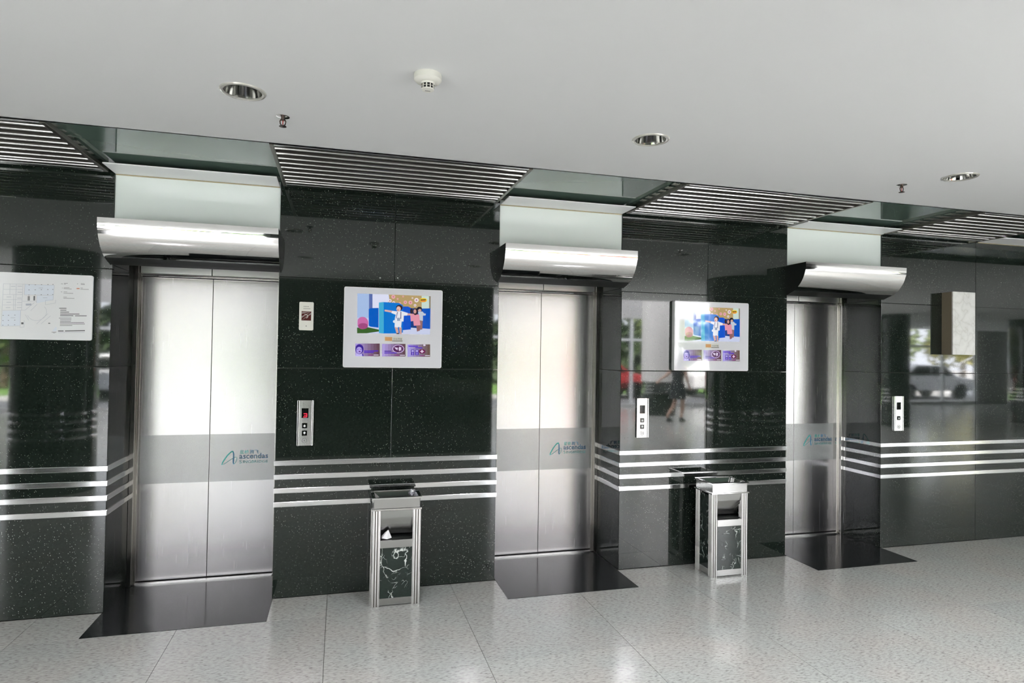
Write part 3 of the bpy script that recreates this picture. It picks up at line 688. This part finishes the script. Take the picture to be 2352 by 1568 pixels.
c2 = call_panel(False, False); tag(c2, None, 'call panel'); c2.location = (2.270, 0, 1.160); c2['label'] = 'steel lift call panel with two buttons, under the washed-out wall screen'
c3 = call_panel(True, False); c3.location = (4.750, 0, 1.167); tag(c3, 'steel lift call panel with single button, right of the right lift', 'call panel')

# alarm panel
al = empty('alarm_panel', (-0.2235, 0, 1.8745), label='cream wall panel with small striped window above the left call panel', cat='wall panel')
plate('cover', CREAMP, al, 0.092, 0.190, 0.008, -0.014, -0.0006, bevel=0.002)
wn = MB().box(-0.031, 0.031, -0.0152, -0.014, -0.030, 0.032).build('window', pbr('dark_red_window', (0.10, 0.02, 0.02), 0.15), al)
m = MB()
for k, (a, b) in enumerate(((-0.031, -0.019), (-0.006, 0.008), (0.021, 0.031))):
    pass
for o in (-0.036, -0.008, 0.020):
    pts = [(max(-0.030, min(0.030, x)), z) for x, z in ((-0.030, o-0.006), (0.030, o+0.048), (0.030, o+0.060), (-0.030, o+0.006))]
    pts = [(x, max(-0.029, min(0.031, z))) for x, z in pts]
    poly(m, pts, -0.0156, pbr('grey_stripe', (0.30, 0.24, 0.23), 0.3))
stroke(m, [(-0.012, 0.012, 0.004), (0.004, 0.008, 0.004), (0.010, -0.004, 0.004), (0.000, -0.014, 0.004)], -0.0160, pbr('pale_mark', (0.6, 0.55, 0.5), 0.3))
m.build('stripe', RED, wn)
MB().prism([(0.003*math.cos(a*math.pi/5), -0.067+0.003*math.sin(a*math.pi/5)) for a in range(10)], -0.0148, -0.014, 'y').build('sensor_hole', BLACK, al)
m = MB()
for r, n in ((0.062, 4), (0.048, 5)):
    for k in range(n): m.box(-0.018+k*0.009, -0.0125+k*0.009, -0.0146, -0.014, r, r+0.004)
m.build('print_line', INK, al)

# box sconce on the far wall
sc = empty('box_sconce', (5.3645, 0, 1.972), label='tall box wall lamp with white veined front, on the far right wall', cat='wall lamp')
MB().box(-0.1275, 0.1275, -0.098, -0.0006, -0.279, 0.279).build('body', BROWNST, sc, bevel=0.001)
MB().box(-0.1285, 0.1285, -0.110, -0.0982, -0.280, 0.280).build('front_panel', MWHITE, sc, bevel=0.001)

# screw caps left on the granite above the bright wall screen
for x, z in ((0.258, 2.155), (0.378, 2.160)):
    f = MB().prism([(x+0.006*math.cos(a*math.pi/6), z+0.006*math.sin(a*math.pi/6)) for a in range(12)], -0.002, 0.0, 'y').build('screw_cap', STEEL)
    tag(f, 'left tiny screw cap on the granite above the bright screen' if x < 0.3 else 'right tiny screw cap on the granite above the bright screen', 'screw cap')

# ---------------------------------------------------------------- litter bins
def bin_(depth=0.232):
    t = empty('litter_bin'); D = depth
    for x in (-0.157, 0.102):
        for y in (0.0, D-0.055):
            m = MB().box(x+0.009, x+0.046, y+0.009, y+0.046, 0.0, 0.618, SLATD)  # dark core colour puts shade into the gaps between the chrome flutes
            for k in range(3):
                for q in (0, 1):
                    cx, cy = ((x+0.0115+0.016*k, y+(0.006 if q == 0 else 0.049)) if True else None)
                    m.cyl((cx, cy), 0.0062, 0.0062, 0.0, 0.618, 12, CHROME)
                    cx2, cy2 = x+(0.006 if q == 0 else 0.049), y+0.0115+0.016*k
                    m.cyl((cx2, cy2), 0.0062, 0.0062, 0.0, 0.618, 12, CHROME)
            m.build('corner_post', CHROME, t, smooth=True)
    for y0, y1, s in ((0.012, 0.022, 'f'), (D-0.022, D-0.012, 'b')):
        MB().box(-0.103, 0.103, y0, y1, 0.052, 0.372 if s == 'f' else 0.60).build('marble_panel', MBLACK, t)
        MB().box(-0.103, 0.103, y0-0.004, y1+0.002, 0.008, 0.052).build('bottom_rail', STEEL, t, bevel=0.001)
    for x0, x1 in ((-0.146, -0.136), (0.136, 0.146)):
        MB().box(x0, x1, 0.054, D-0.054, 0.052, 0.600).build('marble_panel', MBLACK, t)
        MB().box(x0-0.002, x1+0.002, 0.054, D-0.054, 0.008, 0.052).build('bottom_rail', STEEL, t, bevel=0.001)
    MB().box(-0.103, 0.103, 0.006, 0.024, 0.375, 0.424).build('front_bar', STEEL, t, bevel=0.001)
    MB().prism([(0.014, 0.612), (0.018, 0.614), (0.028, 0.565), (0.082, 0.452), (0.078, 0.449), (0.022, 0.563)], -0.104, 0.104).build('flap', STEEL, t)
    MB().box(-0.130, 0.130, 0.045, D-0.03, 0.02, 0.43).box(-0.130, 0.130, D-0.05, D-0.03, 0.43, 0.60).build('inner_bucket', BLACK, t)
    MB().box(-0.160, 0.160, -0.004, D+0.004, 0.617, 0.629).build('flange', CHROME, t, bevel=0.002)
    m = MB(); x, y0, y1 = 0.150, 0.006, D-0.006
    for a in ((-x, x, y0, y0+0.004), (-x, x, y1-0.004, y1), (-x, -x+0.004, y0, y1), (x-0.004, x, y0, y1)): m.box(*a, 0.629, 0.690)
    m.build('top_box', STEEL, t)
    m = MB(); X, Y0, Y1, ix, iy0, iy1 = 0.160, -0.004, D+0.004, 0.138, 0.018, D-0.018
    jx, jy0, jy1 = 0.105, 0.048, D-0.048
    for (px0, px1, py0, py1) in ((-X, X, Y0, iy0), (-X, X, iy1, Y1), (-X, -ix, iy0, iy1), (ix, X, iy0, iy1)): m.box(px0, px1, py0, py1, 0.690, 0.701)
    m.build('rim', CHROME, t, bevel=0.002)
    o = [(-ix, iy0, 0.695), (ix, iy0, 0.695), (ix, iy1, 0.695), (-ix, iy1, 0.695)]; i = [(-jx, jy0, 0.668), (jx, jy0, 0.668), (jx, jy1, 0.668), (-jx, jy1, 0.668)]
    MB().add(o+i, [(0, 1, 5, 4), (1, 2, 6, 5), (2, 3, 7, 6), (3, 0, 4, 7)]).build('ash_tray', CHROME, t)
    MB().box(-jx, jx, jy0, jy1, 0.658, 0.6675).build('tray_plate', STEEL, t)
    return t
b1 = bin_(); b1.location = (0.3765, -0.302, 0); tag(b1, 'chrome and black marble litter bin under the bright wall screen', 'litter bin')
b2 = copy_tree(b1); b2.location = (2.8415, -0.322, 0); b2['label'] = 'chrome and black marble litter bin under the washed-out screen, glaring white front'

def crumple(name, loc, r, seed, mat, flat=0.6):
    rnd = random.Random(seed); m = MB(); n, k = 9, 7; vs = []
    for j in range(1, k):
        th = math.pi*j/k
        for i in range(n):
            q = r*rnd.uniform(0.55, 1.15); a = 2*math.pi*i/n
            vs.append((q*math.sin(th)*math.cos(a), q*math.sin(th)*math.sin(a)*0.8, q*math.cos(th)*flat))
    vs += [(0, 0, r*flat), (0, 0, -r*flat)]; fs = []
    for j in range(k-2):
        for i in range(n): fs.append((j*n+i, j*n+(i+1) % n, (j+1)*n+(i+1) % n, (j+1)*n+i))
    for i in range(n): fs.append((len(vs)-2, (i+1) % n, i)); fs.append((len(vs)-1, (k-2)*n+i, (k-2)*n+(i+1) % n))
    m.add(vs, fs); o = m.build(name, mat); o.location = loc; return o
m = MB(); m.add([(-0.035, 0, 0), (0.0, -0.012, -0.004), (0.008, 0.006, 0.052), (-0.012, 0.012, 0.036), (0.030, 0.004, 0.0), (0.020, 0.014, 0.022), (-0.034, 0.016, 0.012)], [(0, 1, 2), (0, 2, 3), (1, 4, 2), (4, 5, 2), (0, 3, 6), (3, 5, 2), (0, 6, 4, 1)])
p = m.build('crumpled_paper', PAPER, None, loc=(0.318, -0.268, 0.4315)); tag(p, 'white crumpled paper sticking up in the slot of the left bin', 'litter')
p = crumple('crumpled_wrapper', (0.490, -0.135, 0.690), 0.026, 5, pbr('clear_wrap', (0.5, 0.5, 0.55), 0.1, metal=0.6), 0.9); tag(p, 'shiny crumpled wrapper on the ash tray of the left bin', 'litter')

# ---------------------------------------------------------------- the hall behind the viewer, mirrored in the granite and steel
def wallbox(name, label, *boxes, mat=WHITE):
    m = MB()
    for b in boxes: m.box(*b)
    return tag(m.build(name, mat), label, 'wall', kind='structure')
GREYW = pbr('grey_hall_wall', (0.50, 0.50, 0.49), 0.8)
wallbox('wall_left', 'plain side wall of the hall left of the lifts', (-15.2, -15, -13.6, 1.4, 0, 5.4), mat=GREYW)
wallbox('wall_right', 'plain side wall at the far right end of the hall', (37, 37.2, -13.6, 1.4, 0, 5.4), mat=GREYW)
wallbox('wall_far_right', 'dark continuation of the lift wall past the sconce', (9.0, 37, 0.0, 0.3, 0, ZG), mat=GRAN)
# facade with window openings z 0..2.78, wall above
MUL = [x for x in [-15+1.6*k for k in range(33)]]
wallbox('wall_front', 'window wall of the hall behind the viewer', (-15, 37, -13.75, -13.6, 2.78, 5.4), (-15, 37, -13.75, -13.6, -0.02, 0.10), (-1.4, 2.6, -13.75, -13.6, 0.1, 2.78), (23.0, 25.2, -13.75, -13.6, 0.1, 2.78), mat=GREYW)
MULM = pbr('white_mullion', (0.75, 0.77, 0.78), 0.4)
def window(n, x0, x1):
    w = empty('window_%d' % n, ((x0+x1)/2, -13.68, 0.1), label='tall mullioned hall window %s' % ('left of the dark partition' if n == 1 else 'between the partition and the short wall' if n == 2 else 'at the far right end'), cat='window', kind='structure')
    w2 = (x1-x0)/2
    f = MB(); k = max(1, round((x1-x0)/1.6)); st = (x1-x0)/k
    for i in range(k+1): MB().box(-w2+i*st-0.04, -w2+i*st+0.04, -0.05, 0.05, 0, 2.68).build('mullion', MULM, w)
    MB().box(-w2, w2, -0.04, 0.04, 1.98, 2.05).build('transom', MULM, w)
    for i in range(k):
        MB().box(-w2+i*st+0.04, -w2+(i+1)*st-0.04, -0.004, 0.004, 0.0, 1.98).build('pane', GLASS, w); MB().box(-w2+i*st+0.04, -w2+(i+1)*st-0.04, -0.004, 0.004, 2.05, 2.68).build('pane', GLASS, w)
window(1, -15, -1.4); window(2, 2.6, 23.0); window(3, 25.2, 37)
wallbox('wall_hall_roof', 'roof slab above the tall part of the hall', (-15.2, 37.2, -13.75, -6.9, 5.3, 5.5), (-15.2, 37.2, -7.0, -6.9, ZT+0.3, 5.4), mat=GREYW)
# dark partition behind the viewer
pt = MB().box(-1.1, 2.45, -5.9, -5.7, 0, ZT).build('wall_partition', GRAN); tag(pt, 'free standing dark granite partition behind the viewer', 'wall', kind='structure')
# round columns
def column(x, y, r, top, dark, label):
    t = empty('column', (x, y, 0), label=label, cat='column', kind='structure')
    MB().cyl((0, 0), r, r, 0, 0.92 if not dark else top, 40).build('granite_cladding', GRAN, t, smooth=True)
    if not dark:
        MB().cyl((0, 0), r, r, 0.92, top, 40).build('shaft', pbr('column_white', (0.74, 0.73, 0.70), 0.6), t, smooth=True)
    for z in ZS: MB().lathe((0, 0), [(r+0.001, z), (r+0.007, z-0.004), (r+0.007, z-SH+0.004), (r+0.001, z-SH)], 40).build('metal_strip', STRIPM, t, smooth=True)
column(5.55, -3.25, 0.56, ZT, True, 'dark granite column right of the viewer, mirrored beside the screen')
column(-3.15, -3.9, 0.42, ZT, True, 'dark granite column left of the viewer, mirrored in the left pier')
column(13.2, -8.0, 0.34, ZT, True, 'dark granite column mirrored beside the right call panel')
column(8.55, -11.3, 0.47, 5.3, False, 'white column with dark base in the tall hall')
column(17.75, -8.0, 0.5, ZT, True, 'dark granite column mirrored at the right end of the far wall')

# walking person, mirrored below the right hand screen
def skin_fig(name, verts, edges, mat, parent, sub=2):
    me = bpy.data.meshes.new(name); me.from_pydata([v[0] for v in verts], edges, []); me.materials.append(mat)
    o = bpy.data.objects.new(name, me); COL.objects.link(o); o.parent = parent
    sk = o.modifiers.new('skin', 'SKIN'); sk.use_smooth_shade = True
    for i, v in enumerate(verts):
        r = v[1]; me.skin_vertices[0].data[i].radius = r if isinstance(r, tuple) else (r, r)
    me.skin_vertices[0].data[0].use_root = True
    s = o.modifiers.new('sub', 'SUBSURF'); s.levels = sub; s.render_levels = sub
    return o
pe = empty('person', (8.15, -9.6, 0), label='woman in dark top and skirt walking, one arm out behind, mirrored in the granite', cat='person')
SKIN = pbr('skin', (0.48, 0.30, 0.22), 0.5); CLOTH = pbr('dark_cloth', (0.02, 0.022, 0.028), 0.8); HAIR = pbr('black_hair', (0.012, 0.010, 0.010), 0.4)
# local frame: walks along +x, slight lean forward
V = [((0, 0, 0.90), (0.125, 0.10)), ((0.02, 0, 1.05), (0.11, 0.085)), ((0.05, 0, 1.22), (0.125, 0.09)), ((0.07, 0, 1.33), (0.10, 0.07)), ((0.085, 0, 1.40), 0.048), ((0.11, 0, 1.50), (0.075, 0.085)), ((0.115, 0, 1.58), (0.07, 0.08)),
     ((0.0, 0.09, 0.82), 0.088), ((0.10, 0.095, 0.47), 0.055), ((0.09, 0.095, 0.30), 0.052), ((0.02, 0.10, 0.08), 0.034), ((0.09, 0.10, 0.035), (0.035, 0.028)), ((0.15, 0.10, 0.025), (0.03, 0.02)),
     ((0.0, -0.09, 0.82), 0.088), ((0.05, -0.09, 0.47), 0.055), ((-0.06, -0.09, 0.33), 0.052), ((-0.30, -0.09, 0.16), 0.034), ((-0.27, -0.09, 0.08), (0.03, 0.028)), ((-0.24, -0.09, 0.03), (0.03, 0.02)),
     ((0.06, 0.17, 1.32), 0.052), ((0.06, 0.21, 1.10), 0.040), ((0.16, 0.22, 0.92), 0.028), ((0.20, 0.22, 0.85), (0.03, 0.018)),
     ((0.05, -0.17, 1.32), 0.052), ((-0.15, -0.22, 1.14), 0.040), ((-0.38, -0.26, 1.04), 0.028), ((-0.46, -0.27, 1.01), (0.03, 0.018))]
Ed = [(0, 1), (1, 2), (2, 3), (3, 4), (4, 5), (5, 6), (0, 7), (7, 8), (8, 9), (9, 10), (10, 11), (11, 12), (0, 13), (13, 14), (14, 15), (15, 16), (16, 17), (17, 18), (3, 19), (19, 20), (20, 21), (21, 22), (3, 23), (23, 24), (24, 25), (25, 26)]
k = len(V)
for hx, hy, hz, dx in ((0.20, 0.22, 0.85, 0.05), (-0.46, -0.27, 1.01, -0.06)):
    base = 22 if hx > 0 else 26
    for j, (oy, l) in enumerate(((-0.026, 0.9), (-0.009, 1.05), (0.009, 1.0), (0.026, 0.8))):
        V += [((hx+dx*0.55, hy+oy, hz-0.03), 0.009), ((hx+dx*0.75*l, hy+oy*1.1, hz-0.075*l), 0.0075)]; Ed += [(base, k), (k, k+1)]; k += 2
    V += [((hx+dx*0.1, hy+0.035, hz-0.02), 0.010), ((hx+dx*0.5, hy+0.05, hz-0.05), 0.009)]; Ed += [(base, k), (k, k+1)]; k += 2
skin_fig('body', V, Ed, SKIN, pe)
tp = MB().lathe((0, 0), [(0.135, 0.88), (0.125, 1.02), (0.135, 1.12), (0.150, 1.24), (0.135, 1.34), (0.06, 1.40), (0.05, 1.405)], 24)
tp.v = [(x*0.85+0.02+0.05*(z-0.9), y*1.15, z) for x, y, z in tp.v]; tp.build('top', CLOTH, pe, smooth=True)
skn = MB().lathe((0, 0), [(0.135, 1.02), (0.165, 0.90), (0.175, 0.75), (0.20, 0.56), (0.197, 0.56), (0.165, 0.75), (0.125, 1.0)], 28)
skn.v = [(x*0.95+0.02, y*1.05, z) for x, y, z in skn.v]; skn.build('skirt', CLOTH, pe, smooth=True)
hr = MB().lathe((0, 0), [(0.0001, 1.665), (0.05, 1.655), (0.085, 1.61), (0.095, 1.54), (0.085, 1.46), (0.075, 1.38), (0.05, 1.36)], 20)
hr.v = [(x*1.05+0.085-(0.02 if z < 1.6 else 0), y, z) for x, y, z in hr.v]; hr.build('hair', HAIR, pe, smooth=True)
for a in ((0.02, 0.10), (-0.27, -0.09)):
    h = MB(); s = a[0]
    h.prism([(s-0.03, 0.0), (s-0.015, 0.0), (s, 0.05), (s+0.08, 0.005), (s+0.16, 0.005), (s+0.165, 0.03), (s+0.09, 0.06), (s-0.01, 0.11), (s-0.035, 0.09)], a[1]-0.038, a[1]+0.038, 'y')
    h.build('shoe', CLOTH, pe, bevel=0.01)
pe.rotation_euler = (0, 0, math.radians(-30))
f = MB()
for y in (-0.032, 0.032): f.cyl((0.178, y), 0.011, 0.011, 1.525, 1.54, 8)
f.cyl((0.178, 0), 0.02, 0.018, 1.46, 1.465, 8); f.cyl((0.19, 0), 0.008, 0.012, 1.49, 1.53, 8)
f.build('face_features', HAIR, pe)

# ---------------------------------------------------------------- outdoors beyond the hall windows
gd = MB().box(-60, 90, -70, -13.8, -0.3, -0.03).build('ground', pbr('pale_paving', (0.36, 0.355, 0.35), 0.85)); tag(gd, 'pale paved forecourt outside the hall windows', 'ground', kind='structure')
lw = MB().box(-50, 24, -26, -20, -0.03, 0.045).build('lawn', pbr('lawn_green', (0.12, 0.24, 0.05), 0.9)); tag(lw, 'green lawn strip beyond the forecourt', 'lawn', kind='stuff')
LEAF = pbr('leaf_green', (0.115, 0.16, 0.05), 0.6); LEAFY = pbr('leaf_yellow', (0.27, 0.26, 0.07), 0.6); LEAFD = pbr('leaf_dark', (0.055, 0.085, 0.04), 0.6); BARK = pbr('bark', (0.12, 0.09, 0.06), 0.9)
def tree(x, y, h, r, mat, label, grp):
    t = empty('tree', (x, y, 0.051 if x < 24 else -0.029), label=label, cat='tree', group=grp)
    MB().tube([(0, 0, 0.01), (0.1, 0, h*0.3), (0, 0.1, h*0.6)], [0.16, 0.12, 0.06], 8).build('trunk', BARK, t, smooth=True)
    rnd = random.Random(int(x*31+y*7)); m = MB()
    blobs = [(rnd.uniform(-r, r)*0.6, rnd.uniform(-r, r)*0.6, rnd.uniform(0.32, 0.85)*h, rnd.uniform(0.35, 0.6)*r) for _ in range(12)]
    for bx, by, bz, br in blobs:
        for _ in range(150):
            d = Vector((rnd.gauss(0, 1), rnd.gauss(0, 1), rnd.gauss(0, 1))).normalized()*br*rnd.uniform(0.7, 1.1)
            c = Vector((bx, by, bz))+d; u = Vector((rnd.gauss(0, 1), rnd.gauss(0, 1), rnd.gauss(0, 1))).normalized(); v = u.orthogonal().normalized(); s = rnd.uniform(0.07, 0.17)
            m.quad(c-u*s-v*s*0.5, c+u*s-v*s*0.5, c+u*s+v*s*0.5, c-u*s+v*s*0.5)
    tag(m.build('foliage', mat, t), kind='stuff')
TS = [(-12, -23, LEAF), (-6.5, -23, LEAFY), (-1, -23, LEAF), (4.4, -23, LEAFD), (9.6, -22.5, LEAFY), (15, -23.5, LEAF), (20.2, -22.6, LEAFY), (25.6, -25, LEAFD), (31, -25, LEAF), (36.4, -25, LEAFY)]
for k, (x, y, mt) in enumerate(TS):
    tree(x, y, 5.4+(k*37 % 10)*0.12, 2.0, mt, {'leaf_green': 'mid green leafy tree on the lawn outside', 'leaf_yellow': 'yellow green leafy tree on the lawn outside', 'leaf_dark': 'dark green leafy tree on the lawn outside'}[mt.name], {'leaf_green': 'mid green trees outside', 'leaf_yellow': 'yellow green trees outside', 'leaf_dark': 'dark green trees outside'}[mt.name])
hd = MB(); rnd = random.Random(11)
for _ in range(9000):
    c = Vector((rnd.uniform(-45, 23), rnd.uniform(-30, -27), rnd.uniform(0, 3.4))); u = Vector((rnd.gauss(0, 1), rnd.gauss(0, 1), rnd.gauss(0, 1))).normalized(); v = u.orthogonal().normalized(); s = rnd.uniform(0.2, 0.45)
    hd.quad(c-u*s-v*s*0.5, c+u*s-v*s*0.5, c+u*s+v*s*0.5, c-u*s+v*s*0.5)
tag(hd.build('hedge', LEAFD), 'tall dark hedge closing the view outside', 'hedge', kind='stuff')
def car(x, y, col, label, rz=0):
    t = empty('car', (x, y, -0.03), label=label, cat='car'); t.rotation_euler = (0, 0, rz)
    pf = [(-2.2, 0.35), (2.2, 0.35), (2.25, 0.65), (2.1, 0.85), (1.2, 0.98), (0.6, 1.42), (-1.0, 1.46), (-1.7, 1.0), (-2.2, 0.92)]
    MB().prism(pf, -0.85, 0.85, 'y').build('body', pbr('car_paint', col, 0.25, coat=0.5), t, bevel=0.08)
    for s in (-1, 1):
        MB().prism([(1.0, 1.0), (0.52, 1.36), (-0.2, 1.38), (-0.2, 1.0)], s*0.86-0.006, s*0.86+0.006, 'y').build('side_window', BLACKG, t); MB().prism([(-0.28, 1.0), (-0.28, 1.38), (-0.95, 1.38), (-1.45, 1.0)], s*0.86-0.006, s*0.86+0.006, 'y').build('side_window', BLACKG, t)
        for cx in (-1.35, 1.35): MB().prism([(cx+0.33*math.cos(a*math.pi/10), 0.33+0.33*math.sin(a*math.pi/10)) for a in range(20)], s*0.78-0.1, s*0.78+0.1, 'y').build('wheel', BLACK, t)
car(9.5, -18.2, (0.28, 0.03, 0.035), 'red car parked outside, mirrored low in the granite'); car(15.7, -18.4, (0.75, 0.76, 0.78), 'white car parked beyond the white column'); car(24.0, -17.0, (0.75, 0.76, 0.78), 'white car mirrored beside the right call panel')
car(-6.0, -18.0, (0.6, 0.62, 0.65), 'silver car outside the left window')

st = empty('outdoor_stair', (28.2, -17.0, -0.03), label='pale outdoor stair with metal railing mirrored past the right call panel', cat='stair')
for k in range(6): MB().box(-1.5+0.4*k, 2.0, -1.2, 1.2, 0.16*k, 0.16*(k+1)-0.004).build('step', WHITE, st, bevel=0.01)
m = MB()
for y in (-1.15, 1.15):
    m.tube([(-1.7, y, 1.0), (0.7, y, 1.95), (2.0, y, 1.95)], 0.03, 8); m.tube([(-1.7, y, 0.6), (0.7, y, 1.55), (2.0, y, 1.55)], 0.02, 8)
    for x, z in ((-1.7, 1.0), (-0.5, 1.47), (0.7, 1.95), (2.0, 1.95)): m.tube([(x, y, 0.0), (x, y, z)], 0.025, 8)
m.build('railing', STRIPM, st, smooth=True)
